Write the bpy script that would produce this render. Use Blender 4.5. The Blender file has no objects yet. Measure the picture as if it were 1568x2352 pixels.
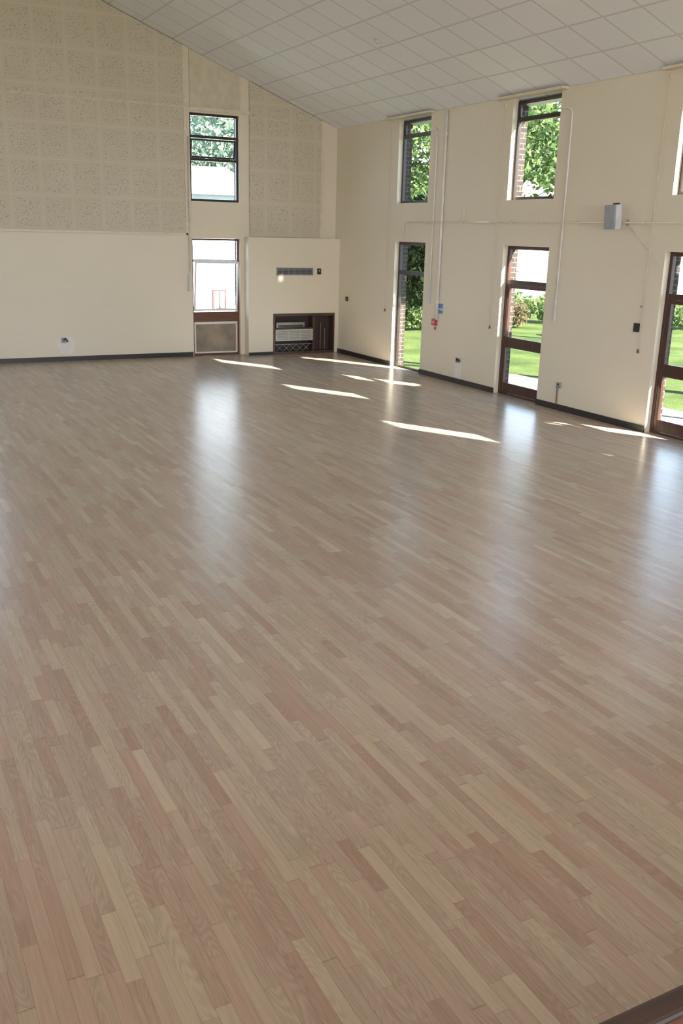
import bpy, math, random, bmesh
import numpy as np
from mathutils import Vector, Matrix
random.seed(4); rng=np.random.default_rng(7)
scn=bpy.context.scene
try:
    scn.view_settings.view_transform='Standard'
    scn.view_settings.look='None'
    scn.view_settings.exposure=0.0
except Exception: pass

XR,YB,XL,YR=9.05,17.80,-6.0,-6.0
ZE,SL,XC=4.38,0.38,1.5
def roof(x):
    return ZE+SL*(XR-x) if x>=XC else ZE+SL*(XR-XC)-SL*(XC-x)
BAYS=[(14.33,15.37),(11.01,12.09),(7.73,8.79),(4.45,5.50),(1.17,2.22),(-2.11,-1.06)]

# ------------------------------------------------------------------ node helpers
def new_mat(name):
    m=bpy.data.materials.new(name); m.use_nodes=True
    nt=m.node_tree; b=nt.nodes['Principled BSDF']
    return m,nt,b
def N(nt,t,**kw):
    n=nt.nodes.new(t)
    for k,v in kw.items(): setattr(n,k,v)
    return n
def setin(nt,sock,v):
    if isinstance(v,bpy.types.NodeSocket): nt.links.new(v,sock)
    else: sock.default_value=v
def M(nt,op,a,b=0.0,c=0.0):
    n=N(nt,'ShaderNodeMath',operation=op)
    setin(nt,n.inputs[0],a); setin(nt,n.inputs[1],b); setin(nt,n.inputs[2],c)
    return n.outputs[0]
def pos(nt):
    g=N(nt,'ShaderNodeNewGeometry'); s=N(nt,'ShaderNodeSeparateXYZ')
    nt.links.new(g.outputs['Position'],s.inputs[0])
    return g.outputs['Position'],s.outputs[0],s.outputs[1],s.outputs[2]
def comb(nt,x,y,z):
    c=N(nt,'ShaderNodeCombineXYZ')
    for i,v in enumerate((x,y,z)): setin(nt,c.inputs[i],v)
    return c.outputs[0]
def noise(nt,vec,scale,detail=3,rough=0.5):
    n=N(nt,'ShaderNodeTexNoise'); nt.links.new(vec,n.inputs['Vector'])
    n.inputs['Scale'].default_value=scale; n.inputs['Detail'].default_value=detail; n.inputs['Roughness'].default_value=rough
    return n.outputs['Fac']
def ramp(nt,fac,stops,interp='LINEAR'):
    r=N(nt,'ShaderNodeValToRGB'); nt.links.new(fac,r.inputs[0]); cr=r.color_ramp; cr.interpolation=interp
    while len(cr.elements)<len(stops): cr.elements.new(0.5)
    for e,(p,c) in zip(cr.elements,stops): e.position=p; e.color=(*c,1)
    return r.outputs[0]
def mix(nt,fac,a,b,bt='MIX'):
    n=N(nt,'ShaderNodeMix',data_type='RGBA',blend_type=bt)
    setin(nt,n.inputs[0],fac)
    for s,v in ((n.inputs[6],a),(n.inputs[7],b)):
        if isinstance(v,tuple): v=(*v[:3],1)
        setin(nt,s,v)
    return n.outputs[2]
def bump(nt,b,h,strength,dist=0.01):
    n=N(nt,'ShaderNodeBump'); n.inputs['Strength'].default_value=strength; n.inputs['Distance'].default_value=dist
    nt.links.new(h,n.inputs['Height']); nt.links.new(n.outputs[0],b.inputs['Normal'])
def simple(name,col,rough=0.5,metal=0.0,var=0.08,scale=8.0,bmp=0.0,bscale=60.0):
    m,nt,b=new_mat(name); P,x,y,z=pos(nt)
    f=noise(nt,P,scale)
    dk=tuple(c*(1-var) for c in col); lt=tuple(min(1,c*(1+var)) for c in col)
    nt.links.new(ramp(nt,f,[(0.3,dk),(0.7,lt)]),b.inputs['Base Color'])
    b.inputs['Roughness'].default_value=rough; b.inputs['Metallic'].default_value=metal
    if bmp: bump(nt,b,noise(nt,P,bscale,2),bmp)
    return m

# ------------------------------------------------------------------ materials
def make_floor():
    m,nt,b=new_mat('sanded_oak_strip'); P,x,y,z=pos(nt)
    w=0.057
    xs=M(nt,'DIVIDE',x,w); row=M(nt,'FLOOR',xs); fx=M(nt,'FRACT',xs)
    wn=N(nt,'ShaderNodeTexWhiteNoise',noise_dimensions='1D'); nt.links.new(row,wn.inputs['W'])
    wn2=N(nt,'ShaderNodeTexWhiteNoise',noise_dimensions='1D'); nt.links.new(M(nt,'ADD',row,91.37),wn2.inputs['W'])
    L=M(nt,'MULTIPLY_ADD',wn2.outputs[0],0.28,0.36)
    ys=M(nt,'DIVIDE',M(nt,'MULTIPLY_ADD',wn.outputs[0],5.0,y),L)
    ys=M(nt,'ADD',ys,M(nt,'MULTIPLY',M(nt,'SINE',M(nt,'MULTIPLY_ADD',ys,2.3,row)),0.28))
    cell=M(nt,'FLOOR',ys); fy=M(nt,'FRACT',ys)
    wc=N(nt,'ShaderNodeTexWhiteNoise',noise_dimensions='3D'); nt.links.new(comb(nt,row,cell,3.1),wc.inputs['Vector'])
    r1=wc.outputs['Value']; sc=N(nt,'ShaderNodeSeparateColor'); nt.links.new(wc.outputs['Color'],sc.inputs[0])
    col=ramp(nt,r1,[(0.0,(0.405,0.318,0.246)),(0.2,(0.446,0.355,0.277)),(0.5,(0.470,0.377,0.295)),(0.82,(0.496,0.400,0.315)),(1.0,(0.538,0.440,0.350))])
    hue=ramp(nt,sc.outputs[0],[(0.0,(1.05,0.965,0.955)),(0.5,(1,1,1)),(1.0,(0.98,1.01,0.96))])
    col=mix(nt,1.0,col,hue,'MULTIPLY')
    off=M(nt,'MULTIPLY',r1,37.0)
    gv=comb(nt,M(nt,'MULTIPLY',x,85.0),M(nt,'MULTIPLY_ADD',y,4.0,off),off)
    g=noise(nt,gv,1.0,3,0.6)
    gv2=comb(nt,M(nt,'MULTIPLY',x,13.0),M(nt,'MULTIPLY_ADD',y,1.7,off),off)
    ww=N(nt,'ShaderNodeTexNoise'); nt.links.new(gv2,ww.inputs['Vector']); ww.inputs['Scale'].default_value=1.0; ww.inputs['Detail'].default_value=1.0
    rings=M(nt,'FRACT',M(nt,'MULTIPLY',ww.outputs['Fac'],20.0))
    rings=M(nt,'MULTIPLY',M(nt,'ABSOLUTE',M(nt,'SUBTRACT',rings,0.5)),2.0)
    shade=M(nt,'MULTIPLY_ADD',g,0.42,0.79)
    ringamt=M(nt,'MULTIPLY',M(nt,'GREATER_THAN',sc.outputs[1],0.35),0.16)
    shade=M(nt,'MULTIPLY',shade,M(nt,'SUBTRACT',1.05,M(nt,'MULTIPLY',rings,ringamt)))
    gx=M(nt,'MINIMUM',fx,M(nt,'SUBTRACT',1.0,fx)); gy=M(nt,'MULTIPLY',M(nt,'MINIMUM',fy,M(nt,'SUBTRACT',1.0,fy)),8.0)
    gap=M(nt,'LESS_THAN',M(nt,'MINIMUM',gx,gy),0.02)
    shade=M(nt,'MULTIPLY',shade,M(nt,'SUBTRACT',1.0,M(nt,'MULTIPLY',gap,0.26)))
    col=mix(nt,1.0,col,comb(nt,shade,shade,shade),'MULTIPLY')
    nt.links.new(col,b.inputs['Base Color'])
    b.inputs['Roughness'].default_value=0.26
    b.inputs['IOR'].default_value=1.56
    bump(nt,b,g,0.04,0.002)
    return m
def make_plaster(name,col,bs=0.2):
    m,nt,b=new_mat(name); P,x,y,z=pos(nt)
    f=noise(nt,P,0.8,4)
    nt.links.new(ramp(nt,f,[(0.3,tuple(c*0.96 for c in col)),(0.7,col)]),b.inputs['Base Color'])
    b.inputs['Roughness'].default_value=0.5
    h=M(nt,'ADD',noise(nt,P,55,3),M(nt,'MULTIPLY',noise(nt,P,9,2),0.6))
    bump(nt,b,h,bs,0.006); return m
def make_acoustic():
    m,nt,b=new_mat('perforated_acoustic_tile'); P,x,y,z=pos(nt)
    tx,tz=0.53,0.60
    fx=M(nt,'FRACT',M(nt,'DIVIDE',M(nt,'SUBTRACT',x,-20.07),tx)); fz=M(nt,'FRACT',M(nt,'DIVIDE',M(nt,'SUBTRACT',z,2.32),tz))
    ex=M(nt,'MINIMUM',fx,M(nt,'SUBTRACT',1.0,fx)); ez=M(nt,'MINIMUM',fz,M(nt,'SUBTRACT',1.0,fz))
    e=M(nt,'MINIMUM',ex,ez)
    v=N(nt,'ShaderNodeTexVoronoi'); nt.links.new(comb(nt,x,z,0.0),v.inputs['Vector']); v.inputs['Scale'].default_value=42.0
    sc=N(nt,'ShaderNodeSeparateColor'); nt.links.new(v.outputs['Color'],sc.inputs[0])
    dot=M(nt,'LESS_THAN',v.outputs['Distance'],M(nt,'MULTIPLY_ADD',sc.outputs[0],0.22,0.17))
    inner=M(nt,'GREATER_THAN',M(nt,'MINIMUM',ex,ez),0.085)
    dot=M(nt,'MULTIPLY',dot,inner)
    seam=M(nt,'LESS_THAN',e,0.014)
    var=noise(nt,P,1.5,2)
    base=ramp(nt,var,[(0.3,(0.590,0.515,0.380)),(0.7,(0.62,0.54,0.405))])
    base=mix(nt,seam,base,(0.645,0.565,0.425))
    c=mix(nt,dot,base,(0.365,0.325,0.245))
    nt.links.new(c,b.inputs['Base Color']); b.inputs['Roughness'].default_value=0.7
    return m
def make_ceiling():
    m,nt,b=new_mat('suspended_ceiling_tile'); P,x,y,z=pos(nt)
    t=0.60; cs=math.cos(math.atan(SL))
    u=M(nt,'DIVIDE',M(nt,'SUBTRACT',XR,x),t*cs); v=M(nt,'DIVIDE',M(nt,'SUBTRACT',YB+0.25,y),t)
    fu=M(nt,'FRACT',u); fv=M(nt,'FRACT',v)
    e=M(nt,'MINIMUM',M(nt,'MINIMUM',fu,M(nt,'SUBTRACT',1.0,fu)),M(nt,'MINIMUM',fv,M(nt,'SUBTRACT',1.0,fv)))
    bar=M(nt,'LESS_THAN',e,0.012); bar_shadow=M(nt,'LESS_THAN',e,0.021)
    wc=N(nt,'ShaderNodeTexWhiteNoise',noise_dimensions='2D'); nt.links.new(comb(nt,M(nt,'FLOOR',u),M(nt,'FLOOR',v),0.0),wc.inputs['Vector'])
    base=ramp(nt,wc.outputs['Value'],[(0.0,(0.84,0.84,0.84)),(1.0,(0.875,0.875,0.875))])
    c=mix(nt,bar_shadow,base,(0.47,0.46,0.44)); c=mix(nt,bar,c,(0.78,0.76,0.73))  # darker edge is a shadow line painted along the grid bars
    nt.links.new(c,b.inputs['Base Color']); b.inputs['Roughness'].default_value=0.75
    return m
def make_brick():
    m,nt,b=new_mat('red_brown_brick'); P,x,y,z=pos(nt)
    bt=N(nt,'ShaderNodeTexBrick'); nt.links.new(comb(nt,M(nt,'ADD',x,y),z,0.0),bt.inputs['Vector'])
    bt.inputs['Scale'].default_value=1.0; bt.inputs['Brick Width'].default_value=0.225; bt.inputs['Row Height'].default_value=0.075
    bt.inputs['Mortar Size'].default_value=0.008
    bt.inputs['Color1'].default_value=(0.024,0.013,0.009,1); bt.inputs['Color2'].default_value=(0.043,0.026,0.018,1); bt.inputs['Mortar'].default_value=(0.09,0.078,0.062,1)
    nt.links.new(bt.outputs['Color'],b.inputs['Base Color']); b.inputs['Roughness'].default_value=0.85
    bump(nt,b,bt.outputs['Fac'],-0.5,0.006); return m
def make_wood(name,c1,c2,rough=0.35,ax='z'):
    m,nt,b=new_mat(name); P,x,y,z=pos(nt)
    k={'z':(40,40,3),'x':(3,40,40),'y':(40,3,40)}[ax]
    f=noise(nt,comb(nt,M(nt,'MULTIPLY',x,k[0]),M(nt,'MULTIPLY',y,k[1]),M(nt,'MULTIPLY',z,k[2])),1.0,3)
    nt.links.new(ramp(nt,f,[(0.3,c1),(0.7,c2)]),b.inputs['Base Color']); b.inputs['Roughness'].default_value=rough
    return m
def make_glass():
    m=bpy.data.materials.new('window_glass'); m.use_nodes=True; nt=m.node_tree
    for n in list(nt.nodes): nt.nodes.remove(n)
    o=N(nt,'ShaderNodeOutputMaterial'); t=N(nt,'ShaderNodeBsdfTransparent'); g=N(nt,'ShaderNodeBsdfGlossy'); g.inputs['Roughness'].default_value=0.05
    P,x,y,z=pos(nt)
    nt.links.new(ramp(nt,noise(nt,P,2.0),[(0.0,(0.95,0.98,0.97)),(1.0,(0.98,0.99,0.99))]),t.inputs[0])
    lw=N(nt,'ShaderNodeLayerWeight'); lw.inputs[0].default_value=0.12
    ms=N(nt,'ShaderNodeMixShader'); nt.links.new(M(nt,'MULTIPLY',lw.outputs['Fresnel'],0.25),ms.inputs[0]); nt.links.new(t.outputs[0],ms.inputs[1]); nt.links.new(g.outputs[0],ms.inputs[2])
    nt.links.new(ms.outputs[0],o.inputs[0]); return m
def make_leaf(name,c1,c2):
    m=bpy.data.materials.new(name); m.use_nodes=True; nt=m.node_tree
    for n in list(nt.nodes): nt.nodes.remove(n)
    o=N(nt,'ShaderNodeOutputMaterial'); d=N(nt,'ShaderNodeBsdfDiffuse'); t=N(nt,'ShaderNodeBsdfTranslucent')
    P,x,y,z=pos(nt); c=ramp(nt,noise(nt,P,3.0,3),[(0.3,c1),(0.7,c2)])
    nt.links.new(c,d.inputs[0]); nt.links.new(c,t.inputs[0])
    ms=N(nt,'ShaderNodeMixShader'); ms.inputs[0].default_value=0.5
    nt.links.new(d.outputs[0],ms.inputs[1]); nt.links.new(t.outputs[0],ms.inputs[2]); nt.links.new(ms.outputs[0],o.inputs[0]); return m

CREAM=(0.775,0.678,0.515)
m_floor=make_floor(); m_wall=make_plaster('cream_painted_plaster',CREAM); m_ac=make_acoustic(); m_ceil=make_ceiling(); m_brick=make_brick()
m_creamtrim=simple('cream_gloss_paint',(0.72,0.628,0.475),0.4)
m_battenpaint=simple('matt_beige_batten_paint',(0.63,0.55,0.41),0.6)
m_pipe=simple('off_white_conduit_paint',(0.82,0.79,0.73),0.4)
m_dark=make_wood('dark_stained_frame',(0.018,0.011,0.008),(0.038,0.021,0.014))
m_doorwood=make_wood('brown_hardwood_door',(0.040,0.014,0.008),(0.078,0.029,0.015))
m_sill=make_wood('brown_hardwood_sill',(0.10,0.035,0.018),(0.16,0.060,0.030),ax='x')
m_skirt=simple('black_brown_skirting',(0.022,0.016,0.014),0.35)
m_alc=make_wood('dark_walnut_board',(0.05,0.025,0.015),(0.095,0.05,0.03),ax='x')
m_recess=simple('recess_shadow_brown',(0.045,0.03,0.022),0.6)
m_black=simple('black_plastic',(0.02,0.02,0.022),0.4)
m_white=simple('white_plastic',(0.60,0.60,0.595),0.4)
m_whitep=simple('white_painted_sash',(0.75,0.75,0.72),0.4)
m_grey=simple('light_grey_grille',(0.31,0.32,0.33),0.45)
m_htr=simple('aged_cream_enamel',(0.46,0.43,0.36),0.45)
m_vent=simple('vent_grey_metal',(0.22,0.22,0.21),0.45)
m_metal=simple('brushed_metal',(0.24,0.23,0.22),0.35,0.6)
m_copper=simple('brown_pipe',(0.20,0.10,0.06),0.4)
m_red=simple('red_plastic',(0.50,0.03,0.03),0.35)
m_blue=simple('blue_sign',(0.05,0.16,0.42),0.4)
m_glass=make_glass()
m_board=simple('stained_hardboard',(0.27,0.21,0.145),0.6,var=0.35,scale=3.0)
m_patch=simple('bare_plaster_patch',(0.80,0.74,0.66),0.8,var=0.05)
m_stage=make_wood('red_brown_stage_boards',(0.16,0.075,0.045),(0.24,0.12,0.075),0.3,'x')
m_nosing=make_wood('dark_stage_nosing',(0.035,0.020,0.015),(0.07,0.038,0.028),0.4,'x')
m_pave=simple('concrete_path',(0.14,0.12,0.10),0.9,var=0.25,scale=4)
m_render=simple('white_render',(0.78,0.83,0.92),0.9,var=0.03)
m_pinkbrick=simple('sunlit_pink_brick',(0.42,0.30,0.25),0.9,var=0.1)
m_slate=simple('pale_roof_slate',(0.72,0.72,0.74),0.85)
m_redframe=simple('red_window_frame',(0.16,0.03,0.025),0.6)
m_leaf=make_leaf('leaf_green',(0.055,0.11,0.03),(0.26,0.33,0.13))
m_leafp=make_leaf('pale_feathery_leaf',(0.14,0.20,0.14),(0.34,0.41,0.30))
m_leafd=make_leaf('dark_evergreen_leaf',(0.008,0.016,0.006),(0.028,0.046,0.016))
m_leafb=make_leaf('bronze_shrub_leaf',(0.14,0.11,0.06),(0.24,0.19,0.11))
m_bark=simple('tree_bark',(0.08,0.065,0.05),0.9,var=0.3,bmp=0.5,bscale=20)
def make_grass():
    m,nt,b=new_mat('lawn_grass'); P,x,y,z=pos(nt)
    f=M(nt,'ADD',M(nt,'MULTIPLY',noise(nt,P,40,3),0.5),M(nt,'MULTIPLY',noise(nt,P,1.0,4),0.5))
    nt.links.new(ramp(nt,f,[(0.38,(0.045,0.072,0.016)),(0.62,(0.135,0.175,0.05))]),b.inputs['Base Color']); b.inputs['Roughness'].default_value=0.95
    b.inputs['Specular IOR Level'].default_value=0.1
    bump(nt,b,noise(nt,P,80,2),1.0,0.03); return m
m_grass=make_grass()

# ------------------------------------------------------------------ mesh builder
class MB:
    def __init__(s): s.v=[];s.f=[];s.m=[]
    def add(s,vs,fs,m=0):
        o=len(s.v); s.v+= [tuple(v) for v in vs]; s.f+=[tuple(i+o for i in f) for f in fs]; s.m+=[m]*len(fs); return s
    def box(s,x0,x1,y0,y1,z0,z1,m=0,M4=None):
        if x0>x1:x0,x1=x1,x0
        if y0>y1:y0,y1=y1,y0
        if z0>z1:z0,z1=z1,z0
        vs=[Vector(p) for p in ((x0,y0,z0),(x1,y0,z0),(x1,y1,z0),(x0,y1,z0),(x0,y0,z1),(x1,y0,z1),(x1,y1,z1),(x0,y1,z1))]
        if M4 is not None: vs=[M4@v for v in vs]
        return s.add(vs,[(0,3,2,1),(4,5,6,7),(0,1,5,4),(1,2,6,5),(2,3,7,6),(3,0,4,7)],m)
    def tube(s,pts,r,m=0,seg=8,r2=None):
        pts=[Vector(p) for p in pts]; n=len(pts); rings=[]
        for i,p in enumerate(pts):
            d=(pts[min(i+1,n-1)]-pts[max(i-1,0)]).normalized()
            a=Vector((0,0,1)) if abs(d.z)<0.9 else Vector((1,0,0))
            u=d.cross(a).normalized(); w=d.cross(u)
            rr=r if r2 is None else r+(r2-r)*i/(n-1)
            rings.append([p+(u*math.cos(t)+w*math.sin(t))*rr for t in [2*math.pi*k/seg for k in range(seg)]])
        vs=[v for R_ in rings for v in R_]; fs=[]
        for i in range(n-1):
            for k in range(seg):
                k2=(k+1)%seg; fs.append((i*seg+k,i*seg+k2,(i+1)*seg+k2,(i+1)*seg+k))
        fs.append(tuple(range(seg))[::-1]); fs.append(tuple((n-1)*seg+k for k in range(seg)))
        return s.add(vs,fs,m)
    def build(s,name,mats,parent=None,label=None,category=None,kind=None,group=None,bevel=0.0,smooth=False,origin=None):
        A=np.array(s.v)
        if origin is None:
            o=np.array([(A[:,0].min()+A[:,0].max())/2,(A[:,1].min()+A[:,1].max())/2,A[:,2].min()])
        else: o=np.array(origin,float)
        me=bpy.data.meshes.new(name); me.from_pydata((A-o).tolist(),[],s.f)
        if not isinstance(mats,(list,tuple)): mats=[mats]
        for mm in mats: me.materials.append(mm)
        me.polygons.foreach_set('material_index',s.m)
        if smooth: me.polygons.foreach_set('use_smooth',[True]*len(s.f))
        me.update()
        ob=bpy.data.objects.new(name,me); scn.collection.objects.link(ob)
        wo=Vector(o); ob['wo']=list(o)
        if parent is not None:
            ob.parent=parent; ob.location=wo-Vector(parent['wo'])
        else: ob.location=wo
        if bevel:
            bv=ob.modifiers.new('Bevel','BEVEL'); bv.width=bevel; bv.segments=2; bv.limit_method='ANGLE'
        if label: ob['label']=label
        if category: ob['category']=category
        if kind: ob['kind']=kind
        if group: ob['group']=group
        return ob
def fill_cells(us,vs,holes):
    out=[]
    for i in range(len(us)-1):
        for j in range(len(vs)-1):
            cu=(us[i]+us[i+1])/2; cv=(vs[j]+vs[j+1])/2
            if not any(a<cu<b and c<cv<d for a,b,c,d in holes): out.append((us[i],us[i+1],vs[j],vs[j+1]))
    return out
def bisect(ob,co,no):
    bm=bmesh.new(); bm.from_mesh(ob.data)
    g=bm.verts[:]+bm.edges[:]+bm.faces[:]
    bmesh.ops.bisect_plane(bm,geom=g,plane_co=Vector(co)-ob.location,plane_no=no,clear_outer=True)
    bm.to_mesh(ob.data); bm.free()

# ------------------------------------------------------------------ structure
mb=MB(); mb.box(XL-0.28,XR+0.1,YR-0.28,YB+0.1,-0.12,0.0)
mb.build('floor',m_floor,kind='structure',label='pale freshly sanded oak strip floor of the hall',category='floor')

ZU0,ZU1,ZD=2.94,4.36,2.275
holes=[(a,b,0,ZD) for a,b in BAYS]+[(a,b,ZU0,ZU1) for a,b in BAYS]
us=sorted({YR-0.28,YB}|{v for b in BAYS for v in b}); vs=[0,ZD,ZU0,ZU1,4.42]
mb=MB()
for a,b,c,d in fill_cells(us,vs,holes):
    mb.box(XR,XR+0.10,a,b,c,d,0); mb.box(XR+0.10,XR+0.28,a,b,c,min(d,4.34),1)
mb.build('wall_right',[m_wall,m_brick],kind='structure',label='cream painted long side wall with tall windows',category='wall')
LB=[(a,b) for a,b in BAYS]
us=sorted({YR-0.28,YB}|{v for b in LB for v in b}); holesL=[(a,b,0.4,ZD) for a,b in LB]+[(a,b,ZU0,ZU1) for a,b in LB]
zl=roof(XL)
mb=MB()
for a,b,c,d in fill_cells(us,[0,0.4,ZD,ZU0,ZU1,zl+0.05],holesL): mb.box(XL-0.28,XL,a,b,c,d)
mb.build('wall_left',m_wall,kind='structure',label='cream painted side wall with windows',category='wall')
WB=[(5.98,6.96),(1.05,2.03)]
ZB0,ZB1,ZBD=2.917,4.47,2.24
holesB=[(a,b,ZB0,ZB1) for a,b in WB]+[(a,b,0.0,ZBD) for a,b in WB]
us=sorted({XL,XR+0.28,XC}|{v for b in WB for v in b})
mb=MB()
for a,b,c,d in fill_cells(us,[0,ZBD,ZB0,ZB1,8.2],holesB):
    mb.box(a,b,YB,YB+0.10,c,d,0); mb.box(a,b,YB+0.10,YB+0.28,c,d,1)
wb=mb.build('wall_back',[m_wall,m_brick],kind='structure',label='cream painted gable end wall',category='wall')
def clip_roof(ob,off=0.03):
    bisect(ob,(XR,0,ZE+off),Vector((SL,0,1)).normalized()); bisect(ob,(XC,0,roof(XC)+off),Vector((-SL,0,1)).normalized())
clip_roof(wb)
mb=MB()
for a,b,c,d in fill_cells([XL,-4.5,7.5,XR+0.28],[0,1.2,4.3,8.2],[(-4.5,7.5,1.2,4.3)]): mb.box(a,b,YR-0.28,YR,c,d)
wr=mb.build('wall_rear',m_wall,kind='structure',label='cream painted gable end wall behind the stage',category='wall'); clip_roof(wr)
mb=MB()
def slab(xa,xb,t=0.10):
    za,zb=roof(xa),roof(xb); y0,y1=YR-0.28,YB+0.30
    vs=[(xa,y0,za),(xb,y0,zb),(xb,y1,zb),(xa,y1,za),(xa,y0,za+t),(xb,y0,zb+t),(xb,y1,zb+t),(xa,y1,za+t)]
    mb.add(vs,[(0,3,2,1),(4,5,6,7),(0,1,5,4),(1,2,6,5),(2,3,7,6),(3,0,4,7)])
slab(XC,XR+0.29); slab(XL-0.4,XC)
mb.build('ceiling',m_ceil,kind='structure',label='sloping suspended ceiling of square off-white tiles',category='ceiling')

mb=MB()
for a,b in ((XL+0.01,0.95),(2.13,5.88)): mb.box(a,b,YB-0.035,YB-0.002,2.33,8.2)
mb.box(0.95,2.13,YB-0.035,YB-0.002,4.56,8.2)
a1=mb.build('acoustic_panelling',m_ac,label='cream perforated acoustic tiles covering the upper gable wall',category='acoustic panel')
clip_roof(a1,-0.01)
mb=MB(); mb.box(7.16,8.68,YB-0.035,YB-0.002,2.30,8.2)
a2=mb.build('acoustic_panelling.001',m_ac,label='perforated acoustic tiles above the boxed-out heater casing',category='acoustic panel'); clip_roof(a2,-0.01)
tn=[0]
def trim(boxes,mat=m_creamtrim,lab='cream painted wall batten',clip=False):
    tn[0]+=1; mb=MB()
    for b in boxes: mb.box(*b)
    ob=mb.build('trim_%d'%tn[0],mat,kind='structure',label=lab,category='trim')
    if clip: clip_roof(ob,-0.01)
    return ob
trim([(XL+0.01,5.90,YB-0.041,YB-0.035,4.535,4.57)],m_battenpaint)
trim([(5.90,7.16,YB-0.05,YB,4.50,4.56)],lab='cream painted batten above the gable window')
trim([(7.16,8.68,YB-0.040,YB-0.035,4.44,4.465)],m_battenpaint)
trim([(5.86,5.91,YB-0.045,YB,2.30,8)],clip=True,lab='cream vertical batten edging the acoustic tiles')
trim([(6.96,7.01,YB-0.022,YB,4.56,8)],m_creamtrim,clip=True,lab='cream vertical batten above the gable window')
trim([(5.99,6.03,YB-0.022,YB,4.56,8)],m_battenpaint,clip=True,lab='cream vertical batten above the gable window')
trim([(6.03,6.96,YB-0.012,YB,4.56,8)],m_battenpaint,clip=True,lab='plain beige board above the gable window')
trim([(8.68,8.73,YB-0.045,YB,2.30,8)],clip=True,lab='cream vertical batten edging the acoustic tiles')
trim([(XL+0.01,5.90,YB-0.045,YB,2.30,2.33)],lab='cream ledge under the acoustic tiles')
for (a,b) in BAYS[:4]:
    trim([(XR-0.13,XR,a-0.14,b+0.28,4.355,4.385)],lab='cream pelmet board over the tall window')

mb=MB(); mb.box(2.05,5.96,YB-0.02,YB,0,0.085); mb.box(XL,1.03,YB-0.02,YB,0,0.085)
mb.build('baseboard_back',m_skirt,kind='structure',label='black-brown skirting board along the gable wall',category='skirting board')
BX0,BY,BZ=7.05,17.58,2.285
mb=MB(); mb.box(BX0,7.58,BY-0.018,BY,0,0.06)
mb.build('baseboard_casing',m_skirt,kind='structure',label='black-brown skirting at the boxed-out casing',category='skirting board')
mb=MB()
segs=[(BY-0.02,15.37+0.02)]+[(BAYS[i][0],BAYS[i+1][1]) for i in range(5)]+[(BAYS[-1][0],YR)]
for y1,y0 in segs: mb.box(XR-0.02,XR,y0,y1,0,0.085)
mb.build('baseboard_right',m_skirt,kind='structure',label='black-brown skirting board along the window wall',category='skirting board')

# ------------------------------------------------------------------ windows on right wall
def frame(mb,y0,y1,z0,z1,t,x0,x1,m=0,bars=(),bott=None,top=None):
    bott=t if bott is None else bott; top=t if top is None else top
    mb.box(x0,x1,y0,y0+t,z0,z1,m); mb.box(x0,x1,y1-t,y1,z0,z1,m)
    mb.box(x0,x1,y0+t,y1-t,z0,z0+bott,m); mb.box(x0,x1,y0+t,y1-t,z1-top,z1,m)
    for (a,b) in bars: mb.box(x0,x1,y0+t,y1-t,a,b,m)
FX0,FX1=XR+0.085,XR+0.14
wn=0
for i,(a,b) in enumerate(BAYS):
    wn+=1
    mb=MB(); zt=4.06; zh=roof(FX1)-0.002
    frame(mb,a+0.002,b-0.002,ZU0+0.002,zh,0.04,FX0,FX1,0,bars=[(zt-0.022,zt+0.022)],top=0.025)
    w=mb.build('window_%d'%wn,m_dark,kind='structure',label='tall dark-framed upper window with a small top light',category='window',bevel=0.003)
    mb=MB(); mb.box(FX0+0.02,FX0+0.026,a+0.045,b-0.045,ZU0+0.045,zt-0.022); mb.build('pane',m_glass,parent=w)
    ang=math.radians(-5)
    T=Matrix.Translation((FX0+0.025,0,zt+0.024))@Matrix.Rotation(ang,4,'Y')
    h=zh-0.028-zt-0.024; mb=MB(); t=0.02
    for bx in ((-0.012,0.012,a+0.045,a+0.045+t,0,h),(-0.012,0.012,b-0.045-t,b-0.045,0,h),(-0.012,0.012,a+0.045+t,b-0.045-t,0,t),(-0.012,0.012,a+0.045+t,b-0.045-t,h-t,h)): mb.box(*bx,0,T)
    s=mb.build('sash',m_dark,parent=w)
    mb=MB(); mb.box(-0.003,0.003,a+0.065,b-0.065,t,h-t,0,T); mb.build('pane',m_glass,parent=s)
    mb=MB(); big=(i>=1)
    fw=0.05
    frame(mb,a+0.002,b-0.002,0.0,ZD-0.002,fw,FX0,FX1,0,bars=[(1.70,1.77)],bott=0.03)
    d=mb.build('door_%d'%wn,m_doorwood if big else m_dark,kind='structure',label=('brown hardwood glazed door with a fixed light above' if big else 'tall glazed opening in a thin dark frame, transom near the top'),category='door' if big else 'window',bevel=0.004)
    mb=MB(); mb.box(FX0+0.02,FX0+0.026,a+fw,b-fw,1.77,ZD-0.055); mb.build('top_light',m_glass,parent=d)
    if big:
        mb=MB(); frame(mb,a+fw+0.003,b-fw-0.003,0.035,1.697,0.055,FX0+0.005,FX1-0.005,0,bars=[(0.74,0.90)],bott=0.15,top=0.05)
        l=mb.build('door_leaf',m_doorwood,parent=d,bevel=0.004)
        mb=MB(); mb.box(FX0+0.022,FX0+0.028,a+fw+0.058,b-fw-0.058,0.90,1.645); mb.box(FX0+0.022,FX0+0.028,a+fw+0.058,b-fw-0.058,0.185,0.74)
        mb.build('pane',m_glass,parent=l)
        mb=MB(); yy=a+fw+0.03; mb.box(FX0-0.006,FX0+0.005,yy-0.018,yy+0.018,0.93,1.07); mb.tube([(FX0-0.004,yy,1.02),(FX0-0.045,yy,1.02),(FX0-0.045,yy+0.09,1.02)],0.008)
        mb.build('handle',m_metal,parent=l,label='small metal lever handle')
    else:
        mb=MB(); mb.box(FX0+0.022,FX0+0.028,a+fw,b-fw,0.03,1.70); mb.build('pane',m_glass,parent=d)

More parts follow.
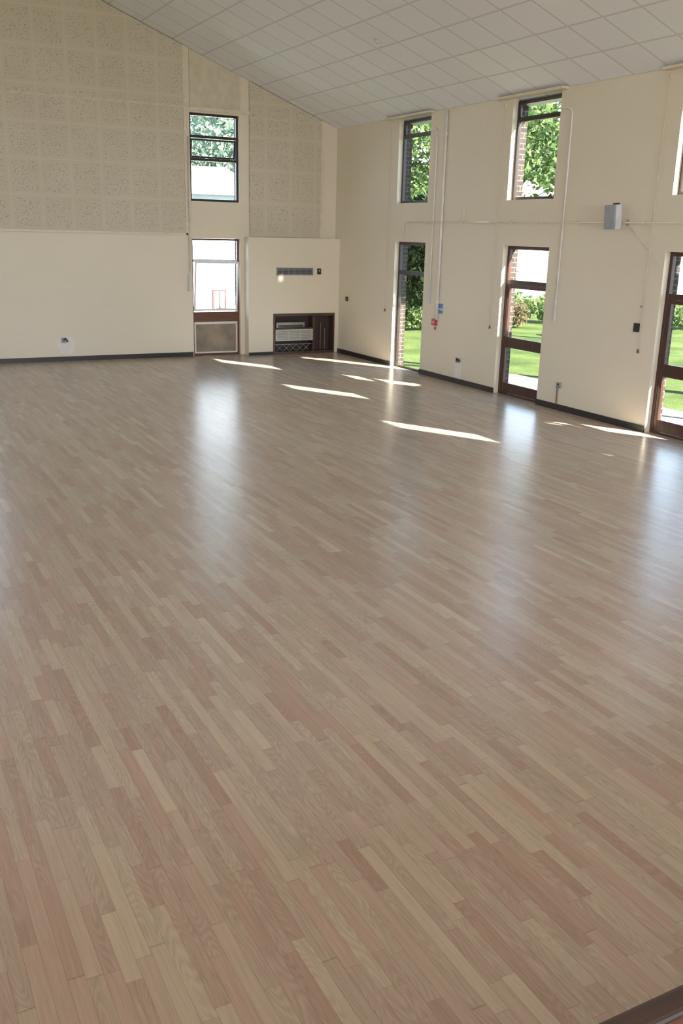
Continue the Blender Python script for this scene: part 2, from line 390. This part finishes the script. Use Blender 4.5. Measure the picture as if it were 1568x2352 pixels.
# ------------------------------------------------------------------ windows on back wall
def frameB(mb,x0,x1,z0,z1,t,y0,y1,m=0,bars=(),bott=None):
    bott=t if bott is None else bott
    mb.box(x0,x0+t,y0,y1,z0,z1,m); mb.box(x1-t,x1,y0,y1,z0,z1,m)
    mb.box(x0+t,x1-t,y0,y1,z0,z0+bott,m); mb.box(x0+t,x1-t,y0,y1,z1-t,z1,m)
    for (a,b) in bars: mb.box(x0+t,x1-t,y0,y1,a,b,m)
FY0,FY1=YB+0.06,YB+0.12
for (a,b) in WB:
    wn+=1; mb=MB()
    frameB(mb,a+0.002,b-0.002,ZB0+0.002,ZB1-0.002,0.04,FY0,FY1,0,bars=[(4.04,4.09),(3.64,3.69)])
    w=mb.build('window_%d'%wn,m_dark,kind='structure',label='dark-framed upper gable window in three lights',category='window',bevel=0.004)
    mb=MB(); mb.box(a+0.04,b-0.04,FY0+0.02,FY0+0.026,ZB0+0.04,3.64); mb.box(a+0.04,b-0.04,FY0+0.02,FY0+0.026,4.09,ZB1-0.04); mb.build('pane',m_glass,parent=w)
    T=Matrix.Translation((0,FY0+0.03,4.03))@Matrix.Rotation(math.radians(10),4,'X'); h=0.335; mb=MB(); t=0.03
    for bx in ((a+0.045,a+0.075,-0.012,0.012,-h,0),(b-0.075,b-0.045,-0.012,0.012,-h,0),(a+0.075,b-0.075,-0.012,0.012,-t,0),(a+0.075,b-0.075,-0.012,0.012,-h,-h+t)): mb.box(*bx,0,T)
    s=mb.build('sash',m_dark,parent=w,label='middle light tilted open')
    mb=MB(); mb.box(a+0.075,b-0.075,-0.003,0.003,-h+t,-t,0,T); mb.build('pane',m_glass,parent=s)
    wn+=1; mb=MB()
    frameB(mb,a+0.002,b-0.002,0.0,ZBD-0.002,0.035,FY0,FY1,0,bars=[(0.655,0.845)],bott=0.04)
    w=mb.build('window_%d'%wn,m_sill,kind='structure',label='brown-framed lower gable window with white opening light and boarded panel below',category='window',bevel=0.004)
    mb=MB(); mb.box(a+0.036,b-0.036,FY0+0.0,FY1,1.80,1.85); mb.build('transom',m_whitep,parent=w,label='white painted transom')
    mb=MB(); mb.box(a+0.036,b-0.036,FY0+0.02,FY0+0.026,1.85,ZBD-0.04); mb.build('pane',m_glass,parent=w)
    T=Matrix.Translation((0,FY0+0.01,0.87))@Matrix.Rotation(math.radians(7),4,'X'); h=0.95; mb=MB(); t=0.035
    for bx in ((a+0.04,a+0.07,-0.012,0.012,0,h),(b-0.07,b-0.04,-0.012,0.012,0,h),(a+0.07,b-0.07,-0.012,0.012,0,t),(a+0.07,b-0.07,-0.012,0.012,h-t,h)): mb.box(*bx,0,T)
    s=mb.build('sash',m_whitep,parent=w,label='white opening light tilted inwards')
    mb=MB(); mb.box(a+0.07,b-0.07,-0.003,0.003,t,h-t,0,T); mb.build('pane',m_glass,parent=s)
    mb=MB(); mb.box(a+0.036,b-0.036,FY0+0.015,FY0+0.04,0.04,0.655,0)
    p=mb.build('infill_panel',m_patch,parent=w,label='greyish white infill panel')
    mb=MB(); mb.box(a+0.075,b-0.075,FY0+0.003,FY0+0.0149,0.07,0.61,0); mb.build('board',m_board,parent=p,label='stained brown hardboard')

# ------------------------------------------------------------------ boxed-out casing with alcove
AX0,AX1,AZ=7.58,8.96,0.815
mb=MB(); y0,y1=BY,YB
mb.box(BX0,AX0,y0,y1,0,BZ); mb.box(AX0,AX1,y0,y1,AZ,BZ); mb.box(AX1,XR-0.001,y0,y1,0,BZ)
case=mb.build('heater_casing',m_wall,kind='structure',label='cream boxed-out casing in the hall corner',category='wall casing')
mb=MB()
mb.box(AX0,AX0+0.04,BY-0.012,YB-0.012,0.0,AZ); mb.box(AX1-0.03,AX1,BY-0.012,YB-0.012,0.0,AZ); mb.box(AX0+0.04,AX1-0.03,BY-0.012,YB-0.012,AZ-0.055,AZ)
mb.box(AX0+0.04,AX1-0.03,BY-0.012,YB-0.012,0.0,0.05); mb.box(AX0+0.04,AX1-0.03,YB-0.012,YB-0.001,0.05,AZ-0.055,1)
mb.box(8.46,8.50,BY-0.005,YB-0.013,0.05,AZ-0.055,0); mb.box(AX0+0.04,8.46,BY,YB-0.013,0.50,0.525)
alc=mb.build('alcove_cabinet',[m_alc,m_recess],label='dark brown timber-lined recess in the corner casing',category='recess',bevel=0.002)
for k in range(2):
    mb=MB(); mb.tube([(8.72+0.10*k,YB-0.05,0.05),(8.72+0.10*k,YB-0.05,0.60-0.12*k)],0.010)
    mb.build('pipe',m_copper,parent=alc,label='brown heating pipe')
mb=MB(); mb.box(7.66,8.30,BY+0.03,YB-0.03,0.527,0.64); hv=mb.build('fan_heater',m_metal,label='old fan heater body on the recess shelf',category='heater',bevel=0.01)
mb=MB(); mb.box(7.70,8.26,BY+0.022,BY+0.03,0.545,0.58); mb.build('outlet_slot',m_black,parent=hv)
mb=MB(); mb.box(7.62,8.455,BY-0.03,BY-0.012,0.27,0.50); hg=mb.build('heater_grille',m_htr,parent=alc,label='cream slotted heater grille across the recess',bevel=0.003)
mb=MB()
for k in range(6):
    for j in range(3): mb.box(7.66+0.26*j,7.66+0.26*j+0.235,BY-0.034,BY-0.0301,0.30+k*0.031,0.311+k*0.031)
mb.build('slots',m_vent,parent=hg)
mb=MB()
for k in range(5):
    x=7.66+k*0.15
    mb.tube([(x,BY+0.02,0.055),(x+0.14,BY+0.02,0.19)],0.004,seg=6); mb.tube([(x+0.14,BY+0.03,0.055),(x,BY+0.03,0.19)],0.004,seg=6)
mb.box(7.63,8.44,BY+0.012,BY+0.038,0.19,0.20)
mb.build('lattice_guard',m_grey,parent=alc,label='pale criss-cross wire guard at the recess bottom')
mb=MB(); vx0,vx1,vz0,vz1=7.645,8.45,1.565,1.715
mb.box(vx0,vx1,BY-0.012,BY,vz0,vz0+0.018); mb.box(vx0,vx1,BY-0.012,BY,vz1-0.018,vz1); mb.box(vx0,vx0+0.02,BY-0.012,BY,vz0,vz1); mb.box(vx1-0.02,vx1,BY-0.012,BY,vz0,vz1); mb.box(vx0+.02,vx1-.02,BY-0.003,BY,vz0,vz1,1)
v=mb.build('air_vent',[m_grey,m_black],label='grey rectangular louvred air vent on the casing',category='air vent')
mb=MB()
for k in range(4): mb.box(vx0+0.02,vx1-0.02,BY-0.012,BY-0.004,vz0+0.026+k*0.028,vz0+0.038+k*0.028)
for k in range(5): mb.box(vx0+0.13*(k+1),vx0+0.13*(k+1)+0.008,BY-0.013,BY-0.004,vz0+0.018,vz1-0.018)
mb.build('louvres',m_vent,parent=v)
mb=MB(); mb.box(8.54,8.62,BY-0.03,BY,1.585,1.70); t=mb.build('thermostat',m_black,label='small dark thermostat beside the air vent',category='thermostat',bevel=0.006)
mb=MB(); mb.tube([(8.58,BY-0.03,1.66),(8.58,BY-0.038,1.66)],0.018,seg=12); mb.build('dial',m_grey,parent=t)

# ------------------------------------------------------------------ wall fittings
def switchbox(y,z,w,h,mat,name,label,cat,dotmat=None,d=0.03):
    mb=MB(); mb.box(XR-d,XR,y-w/2,y+w/2,z-h/2,z+h/2); o=mb.build(name,mat,label=label,category=cat,bevel=0.004)
    if dotmat:
        mb=MB(); mb.box(XR-d-0.006,XR-d,y-w/5,y+w/5,z-h/5,z+h/5); mb.build('rocker',dotmat,parent=o)
    return o
switchbox(17.2,1.12,0.08,0.085,m_black,'light_switch','small black switch near the corner','switch',m_grey)
switchbox(9.12,1.32,0.085,0.11,m_black,'light_switch.001','black wall switch beside the glazed door','switch',m_black)
switchbox(9.07,1.59,0.03,0.03,m_grey,'wall_stud','tiny grey fixing on the wall','fixing')
def socket(y,z,label,name='power_socket'):
    mb=MB(); mb.box(XR-0.03,XR,y-0.045,y+0.045,z-0.04,z+0.04)
    o=mb.build(name,m_grey,label=label,category='socket',bevel=0.004)
    for q in ((y-0.02,y+0.02,z+0.005,z+0.025),(y-0.028,y-0.014,z-0.022,z-0.01),(y+0.014,y+0.028,z-0.022,z-0.01)):
        mb=MB(); mb.box(XR-0.034,XR-0.03,*q); mb.build('pin_hole',m_black,parent=o)
    return o
s1=socket(13.12,0.39,'small socket with loose dark wires above a plaster patch')
socket(10.52,0.36,'grey surface socket with a brown pipe down to the skirting')
mb=MB(); mb.box(XR-0.003,XR,13.02,13.22,0.087,0.345); mb.build('plaster_patch',m_patch,label='white filler patch under the wall socket',category='plaster patch')
mb=MB(); mb.tube([(XR-0.012,10.55,0.32),(XR-0.012,10.55,0.085)],0.010); mb.build('electrical_conduit',m_copper,label='short brown conduit under the grey socket',category='conduit')
mb=MB(); mb.tube([(XR-0.035,13.12,0.39),(XR-0.06,13.10,0.43),(XR-0.05,13.06,0.41),(XR-0.03,13.03,0.38)],0.012); mb.build('loose_wire',m_black,parent=s1,smooth=True)
mb=MB()
pts=[(0.17*math.cos(t)*(1+0.15*math.sin(3*t)),0.19*math.sin(t)*(1+0.12*math.cos(2*t))) for t in [2*math.pi*k/22 for k in range(22)]]
mb.add([(3.52+x,YB-0.003,0.29+z) for x,z in pts],[tuple(range(22))])
mb.build('plaster_patch.001',m_patch,label='irregular pale filler patch around the gable wall socket',category='plaster patch')
mb=MB(); mb.box(3.43,3.52,YB-0.03,YB-0.003,0.34,0.43); o=mb.build('power_socket.002',m_grey,label='socket with dark loose wires on the gable wall',category='socket',bevel=0.004)
mb=MB(); mb.tube([(3.47,YB-0.03,0.39),(3.50,YB-0.07,0.42),(3.54,YB-0.05,0.36)],0.014); mb.build('loose_wire',m_black,parent=o)
mb=MB(); mb.box(XR-0.045,XR,13.83,13.95,0.90,1.01); o=mb.build('fire_call_point',m_red,label='red break-glass fire alarm call point',category='fire alarm',bevel=0.005)
mb=MB(); mb.box(XR-0.049,XR-0.045,13.87,13.91,0.935,0.975); mb.build('glass_face',m_white,parent=o)
mb=MB(); mb.box(XR-0.006,XR,13.84,13.92,0.80,0.88); o=mb.build('fire_sign',m_white,label='small white and red fire notice below the call point',category='sign')
mb=MB(); mb.box(XR-0.008,XR-0.006,13.85,13.91,0.83,0.87); mb.build('red_panel',m_red,parent=o)
mb=MB(); mb.box(XR-0.006,XR,13.66,13.80,1.10,1.29); o=mb.build('notice_sign',m_white,label='blue and white fire action notice on the wall',category='sign')
for q in ((1.20,1.28),(1.115,1.17)):
    mb=MB(); mb.box(XR-0.008,XR-0.006,13.67,13.79,*q); mb.build('blue_panel',m_blue,parent=o)
def conduit(name,pts,r,label,mat,clips=()):
    mb=MB(); mb.tube(pts,r)
    o=mb.build(name,mat,label=label,category='conduit',smooth=True)
    for c in clips:
        mb=MB(); mb.box(c[0]-0.02,c[0]+0.012,c[1]-0.022,c[1]+0.022,c[2]-0.022,c[2]+0.022)
        mb.build('clip',mat,parent=o)
    return o
cx=XR-0.011
conduit('electrical_conduit.001',[(cx-0.012,13.82,4.36),(cx-0.012,13.82,1.0)],0.020,'cream vertical conduit running down to the fire alarm',m_pipe,[(cx-0.012,13.82,z) for z in (4.0,3.2,1.8,1.3)])
conduit('electrical_conduit.002',[(cx-0.045,14.95,2.30),(cx-0.045,14.95,2.60),(cx-0.045,14.9,2.615),(cx-0.045,6.0,2.615)],0.009,'cream horizontal conduit along the window wall',m_creamtrim,[(cx-0.03,y,2.615) for y in (14.9,13.2,12.5,11.9,11.2,10.4,9.2,8.4)])
mb=MB(); mb.box(XR-0.03,XR,13.18,13.23,2.64,2.85); mb.build('conduit_stub',m_creamtrim,label='short cream capped trunking above the horizontal conduit',category='conduit',bevel=0.004)
def winder(pts,hp,label,axis='R'):
    mb=MB(); mb.tube(pts,0.014); o=mb.build('window_winder',m_pipe if axis=='R' else m_creamtrim,label=label,category='window opener',smooth=True,group='cable winders for the high windows')
    x,y,z=hp; mb=MB()
    if axis=='R': mb.box(x-0.028,x+0.010,y-0.015,y+0.015,z-0.17,z+0.15)
    else: mb.box(x-0.015,x+0.015,y-0.028,y+0.010,z-0.17,z+0.15)
    mb.build('handle_box',m_white,parent=o,bevel=0.005)
for yy,(a,b) in ((14.10,BAYS[0]),(10.74,BAYS[1]),(7.45,BAYS[2])):
    winder([(cx-0.004,a+0.0,4.12),(cx-0.004,a-0.05,4.13),(cx-0.004,yy+0.05,4.11),(cx-0.004,yy,4.05),(cx-0.004,yy,1.55)],(cx,yy,1.42),'cream cable winder for the high window, white handle')
winder([(5.93,YB-0.065,4.05),(5.93,YB-0.065,2.4),(5.93,YB-0.02,2.25),(5.93,YB-0.013,1.6)],(5.90,YB-0.013,1.42),'cream cable winder beside the gable window, white handle','B')
def cord(y,zb,ztop,label):
    mb=MB(); mb.tube([(XR-0.02,y,ztop),(XR-0.015,y+0.02,zb+0.05)],0.0045,seg=6); o=mb.build('pull_cord',m_battenpaint,label=label,category='cord',group='blind pull cords on the window wall')
    mb=MB(); mb.tube([(XR-0.015,y+0.02,zb+0.05),(XR-0.015,y+0.02,zb)],0.011,r2=0.017,seg=8); mb.build('toggle',m_sill,parent=o)
    mb=MB(); mb.box(XR-0.03,XR,y-0.02,y+0.02,ztop-0.02,ztop+0.03); mb.build('bracket',m_creamtrim,parent=o)
for y in (15.62,12.27,9.03): cord(y,1.0,4.28,'thin blind pull cord with a small wooden toggle')
def speaker():
    y,z=9.50,2.68; x=8.82
    ang=math.radians(2)
    T=Matrix.Translation((x,y,z))@Matrix.Rotation(ang,4,'Z')@Matrix.Rotation(math.radians(-4),4,'Y')@Matrix.Scale(0.92,4)
    prof=[(-0.07,-0.10),(-0.07,0.10),(0.03,0.10),(0.10,0.045),(0.10,-0.045),(0.03,-0.10)]
    mb=MB(); vs=[T@Vector((px,py,-0.165)) for px,py in prof]+[T@Vector((px,py,0.165)) for px,py in prof]
    n=6; fs=[tuple(range(n))[::-1],tuple(range(n,2*n))]+[(i,(i+1)%n,(i+1)%n+n,i+n) for i in range(n)]
    fs=[f[::-1] for f in fs]
    mb.add(vs,fs)
    o=mb.build('loudspeaker',m_white,label='white wall-mounted loudspeaker with a grey front grille',category='loudspeaker',bevel=0.008)
    mb=MB(); mb.box(-0.10,-0.07,-0.098,0.098,-0.16,0.16,0,T); mb.build('grille',m_grey,parent=o,label='light grey front grille',bevel=0.006)
    mb=MB(); mb.tube([T@Vector((0.09,0,-0.02)),(XR-0.05,y-0.02,z-0.06),(XR-0.01,y-0.02,z-0.06)],0.010); mb.box(XR-0.012,XR,y-0.04,y+0.01,z-0.10,z-0.02); mb.build('bracket',m_htr,parent=o)
    mb=MB(); mb.box(-0.01,0.06,-0.03,0.03,0.165,0.185,0,T); mb.build('mounting_lug',m_black,parent=o)
speaker()
mb=MB(); mb.tube([(XR-0.02,9.42,2.56),(XR-0.006,9.25,2.40),(XR-0.006,8.95,2.20),(XR-0.006,8.86,2.10)],0.004,seg=6); mb.build('speaker_cable',m_creamtrim,label='thin cable trailing from the loudspeaker',category='cable',smooth=True)
mb=MB(); mb.box(FX0+0.012,FX0+0.016,7.98,8.28,0.92,1.09)
m_n,nt,bb=new_mat('printed_notice'); P,x,y,z=pos(nt)
ln=M(nt,'GREATER_THAN',M(nt,'SINE',M(nt,'MULTIPLY',z,220.0)),0.5)
nt.links.new(mix(nt,M(nt,'MULTIPLY',ln,M(nt,'GREATER_THAN',noise(nt,comb(nt,0.0,M(nt,'MULTIPLY',y,90.0),M(nt,'MULTIPLY',z,35.0)),1.0,1),0.45)),(0.80,0.80,0.78),(0.35,0.35,0.38)),bb.inputs['Base Color'])
mb.build('door_notice',m_n,label='white printed paper notice stuck on the glazed door',category='notice')
def ceil_disc():
    x,y=7.21,12.95; z=roof(x); nrm=Vector((-SL,0,-1)).normalized()
    p=Vector((x,y,z)); mb=MB(); mb.tube([p,p+nrm*0.02],0.06,seg=20); o=mb.build('smoke_detector',m_white,label='round white smoke detector on the sloping ceiling',category='smoke detector')
    mb=MB(); mb.tube([p+nrm*0.02,p+nrm*0.045],0.042,seg=20,r2=0.03); mb.build('sensor_head',m_white,parent=o)
ceil_disc()
mb=MB(); mb.box(XL+0.01,XR-0.03,YR+0.01,1.09,0.0,0.785)
st=mb.build('stage',m_stage,label='raised red-brown timber stage across the hall end',category='stage')
mb=MB(); mb.box(XL+0.01,XR-0.03,1.09,1.15,0.70,0.80); mb.build('nosing',m_nosing,parent=st,label='dark brown timber edge strip',bevel=0.01)

# ------------------------------------------------------------------ exterior
mb=MB(); mb.box(-40,80,-40,90,-0.30,-0.13); mb.build('lawn',m_grass,kind='stuff',label='sunlit green lawn outside the hall',category='lawn')
mb=MB(); mb.box(XR+0.45,11.2,-10,14.4,-0.13,-0.10); mb.build('footpath',m_pave,label='pale concrete path beside the hall',category='path')
def house(name,x0,x1,y0,y1,z1,mat,label,wins=(),roofh=1.5,over=0.3):
    mb=MB(); mb.box(x0,x1,y0,y1,-0.13,z1); o=mb.build(name,mat,label=label,category='house')
    mb=MB(); ym=(y0+y1)/2
    vs=[(x0-over,y0-over,z1),(x1+over,y0-over,z1),(x1+over,y1+over,z1),(x0-over,y1+over,z1),(x0-over,ym,z1+roofh),(x1+over,ym,z1+roofh)]
    mb.add(vs,[(0,3,2,1),(0,1,5,4),(2,3,4,5),(1,2,5),(3,0,4)]); mb.build('roof',m_slate,parent=o)
    for (wx,wz,w,h,f) in wins:
        mb=MB()
        if f=='-y':
            mb.box(wx,wx+w,y0-0.03,y0,wz,wz+h,0); mb.box(wx+0.05,wx+w/2-0.02,y0-0.035,y0-0.03,wz+0.05,wz+h-0.05,1); mb.box(wx+w/2+0.02,wx+w-0.05,y0-0.035,y0-0.03,wz+0.05,wz+h-0.05,1)
        else:
            mb.box(x0-0.03,x0,wx,wx+w,wz,wz+h,0); mb.box(x0-0.035,x0-0.03,wx+0.06,wx+w-0.06,wz+0.06,wz+h-0.06,1)
        mb.build('window',[m_redframe,m_whitep],parent=o)
    return o
house('house',0.0,10.2,25.0,31.0,3.3,m_render,'white rendered house seen through the gable windows',wins=[(8.95,0.28,0.40,0.55,'-y')],roofh=0.9)
house('house.001',22.0,36.0,33.0,40.0,3.6,m_pinkbrick,'sunlit pinkish brick house beyond the lawn',wins=[(24.0,1.0,1.6,1.3,'-y'),(29.0,1.0,1.6,1.3,'-y')],roofh=2.0)
house('house.002',28.5,36.0,14.0,22.0,3.4,m_pinkbrick,'low pinkish brick house beyond the path',wins=[(17.0,0.8,1.6,1.3,'-x')],roofh=2.6)

def leaves(blobs,n,size,mat,name,parent=None,**kw):
    tot=sum(b[3]*b[4]*b[5] for b in blobs); V=[];F=[]
    for (cx_,cy_,cz_,rx,ry,rz) in blobs:
        k=int(n*rx*ry*rz/tot)
        d=rng.normal(size=(k,3)); d/=np.linalg.norm(d,axis=1)[:,None]; r=rng.random(k)**0.45
        c=np.array([cx_,cy_,cz_])+d*r[:,None]*np.array([rx,ry,rz])
        c[:,2]=np.maximum(c[:,2],-0.12+size*1.45)
        u=rng.normal(size=(k,3)); u/=np.linalg.norm(u,axis=1)[:,None]
        w=np.cross(u,rng.normal(size=(k,3))); w/=np.linalg.norm(w,axis=1)[:,None]
        s=size*(0.6+0.8*rng.random(k))[:,None]
        q=np.stack([c-u*s,c+w*s*0.55,c+u*s,c-w*s*0.55],1)
        o=len(V); V+=q.reshape(-1,3).tolist(); F+=[(o+4*i,o+4*i+1,o+4*i+2,o+4*i+3) for i in range(k)]
    mb=MB(); mb.v=V; mb.f=F; mb.m=[0]*len(F)
    return mb.build(name,mat,parent=parent,**kw)
def tree(x,y,h,tr,blobs,n,size,mat,label,idx):
    mb=MB(); lean=0.25
    mb.tube([(x,y,-0.12),(x,y,h*0.3),(x+lean*0.5,y+0.1,h*0.6),(x+lean,y+0.1,h*0.95)],tr,seg=10,r2=tr*0.25)
    for k,(bx,by,bz,_,_,_) in enumerate(blobs):
        s=Vector((x+0.05,y+0.02,h*(0.35+0.12*(k%4)))); e=Vector((bx,by,bz)); mid=(s+e)/2+Vector((0,0,0.25))
        mb.tube([s,mid,e],tr*0.25,seg=6,r2=tr*0.05)
    nm='tree' if idx==0 else 'tree.%03d'%idx
    o=mb.build(nm,m_bark,label=label,category='tree',smooth=True,origin=(x,y,-0.12))
    leaves(blobs,n,size,mat,'foliage',parent=o)
    return o
def rb(cx_,cy_,cz_,R_,k,r):
    out=[]
    for i in range(k):
        d=rng.normal(size=3); d/=np.linalg.norm(d); p=np.array([cx_,cy_,cz_])+d*R_*(0.4+0.6*rng.random()); q=r*(0.6+0.7*rng.random())
        out.append((p[0],p[1],p[2],q,q,q*0.6))
    return out
tree(12.9,11.4,7.5,0.16,rb(11.75,10.45,6.5,1.25,14,0.85),3600,0.11,m_leaf,'leafy green tree close to the hall windows',0)
tree(16.6,18.9,7.5,0.10,rb(14.9,18.9,4.8,2.0,32,0.9),7000,0.085,m_leaf,'leafy green tree on the lawn',1)
tree(18.5,27.5,9,0.12,rb(15.6,25.2,5.0,2.8,34,1.2),9500,0.10,m_leaf,'broad green tree at the lawn edge',2)
tree(14.5,39,12,0.10,rb(14.0,38,7.4,4.4,34,1.7),12500,0.12,m_leafp,'tall feathery pale green tree behind the white house',3)
tree(26.5,27.0,10,0.2,rb(26.5,27.0,7.0,2.6,12,1.1),3000,0.13,m_leaf,'broad green tree in front of the brick house',4)
tree(11.9,0.9,5.2,0.08,rb(11.15,1.45,3.85,0.6,20,0.5),5200,0.10,m_leafd,'small unseen tree added to block sun at a glazed door',5)  # added out of view to keep sun off the floor by the door
tree(4.0,38,12,0.12,rb(3.5,37,7.5,2.6,14,1.4),3800,0.15,m_leafp,'feathery tree behind the white house',6)
tree(11.9,-2.4,6.6,0.15,rb(11.0,-1.6,5.8,1.0,16,0.7),4500,0.12,m_leafd,'dense unseen tree added to block sun at a high window',7)  # added out of view to stop a stray sun streak on the floor
tree(11.6,8.2,3.9,0.06,rb(10.95,8.45,2.95,0.45,16,0.42),2600,0.08,m_leaf,'small unseen shrub tree added to block sun at a glazed door',8)  # foliage added out of view to break up the door's sun patch
tree(11.7,5.4,4.9,0.06,rb(10.85,5.5,3.85,0.5,18,0.45),3000,0.08,m_leaf,'slim unseen tree added to trim the sun patch from a glazed door',9)  # added out of view, canopy placed to shorten the sun patch
def shrub(idx,blobs,n,size,mat,label):
    leaves(blobs,n,size,mat,'shrub' if idx==0 else 'shrub.%03d'%idx,label=label,category='shrub')
shrub(0,[(11.9,19.2,1.7,0.6,0.8,1.0),(12.5,20.2,2.2,0.75,0.8,1.1)],3600,0.08,m_leafd,'dark dense shrub outside the glazed opening')
shrub(1,[(17.3,22.3,0.25,0.42,0.42,0.40)],900,0.05,m_leafb,'clipped bronze rounded shrub on the lawn')
shrub(2,[(18.5+k*0.9,24.0-k*0.8,0.3,0.7,0.7,0.5) for k in range(6)],3500,0.08,m_leaf,'low green hedge along the lawn edge')
shrub(3,[(13.0+k*0.7,22.6-k*0.1,0.3,0.6,0.6,0.6) for k in range(4)],2600,0.08,m_leaf,'green shrubs beyond the lawn')

# ------------------------------------------------------------------ lighting
sd=bpy.data.lights.new('sun','SUN'); sd.energy=40; sd.angle=math.radians(0.55); sd.color=(1,0.95,0.88)
so=bpy.data.objects.new('sun',sd); scn.collection.objects.link(so)
so.rotation_euler=Vector((-0.74,1.36,-1.0)).to_track_quat('-Z','Y').to_euler()
def area(name,loc,direc,sx,sy,e,col):
    l=bpy.data.lights.new(name,'AREA'); l.shape='RECTANGLE'; l.size=sx; l.size_y=sy; l.energy=e; l.color=col
    o=bpy.data.objects.new(name,l); scn.collection.objects.link(o); o.location=loc
    o.rotation_euler=Vector(direc).to_track_quat('-Z','Z').to_euler(); return o
area('fill_rear',(1.5,YR-0.5,2.8),(0,1,0.05),11.5,3.0,520,(1.0,0.985,0.96))  # added fill lamp outside the unseen rear opening
for k,(a,b) in enumerate(LB): area('fill_side',(XL-0.35,(a+b)/2,2.5),(1,0,0.05),1.0,3.6,(70,64,56,50,48,45)[k],(0.97,0.98,1.0))  # added fill lamps outside the unseen left windows, brightening the hall
w=bpy.data.worlds.new('sky'); scn.world=w; w.use_nodes=True; nt=w.node_tree; bg=nt.nodes['Background']
tc=N(nt,'ShaderNodeTexCoord'); s=N(nt,'ShaderNodeSeparateXYZ'); nt.links.new(tc.outputs['Generated'],s.inputs[0])
nt.links.new(ramp(nt,s.outputs[2],[(0.0,(0.72,0.85,1.0)),(0.30,(0.52,0.71,1.0)),(0.6,(0.13,0.20,0.36)),(1.0,(0.08,0.13,0.26))]),bg.inputs[0]); bg.inputs[1].default_value=7.4

# ------------------------------------------------------------------ camera
f,pi_,ya,ro=2142.17,16.643,27.724,1.423
th,ps,r=map(math.radians,(pi_,ya,ro))
F=Vector((math.sin(ps)*math.cos(th),math.cos(ps)*math.cos(th),-math.sin(th))); R0=Vector((math.cos(ps),-math.sin(ps),0)); U0=R0.cross(F)
R=math.cos(r)*R0+math.sin(r)*U0; U=-math.sin(r)*R0+math.cos(r)*U0
cd=bpy.data.cameras.new('camera'); cam=bpy.data.objects.new('camera',cd); scn.collection.objects.link(cam)
cam.matrix_world=Matrix(((R.x,U.x,-F.x,0),(R.y,U.y,-F.y,0),(R.z,U.z,-F.z,2.4),(0,0,0,1)))
cd.sensor_fit='HORIZONTAL'; cd.sensor_width=36; cd.lens=f*36/1568; cd.clip_end=300
scn.camera=cam
for o in list(scn.objects):
    if 'wo' in o: del o['wo']
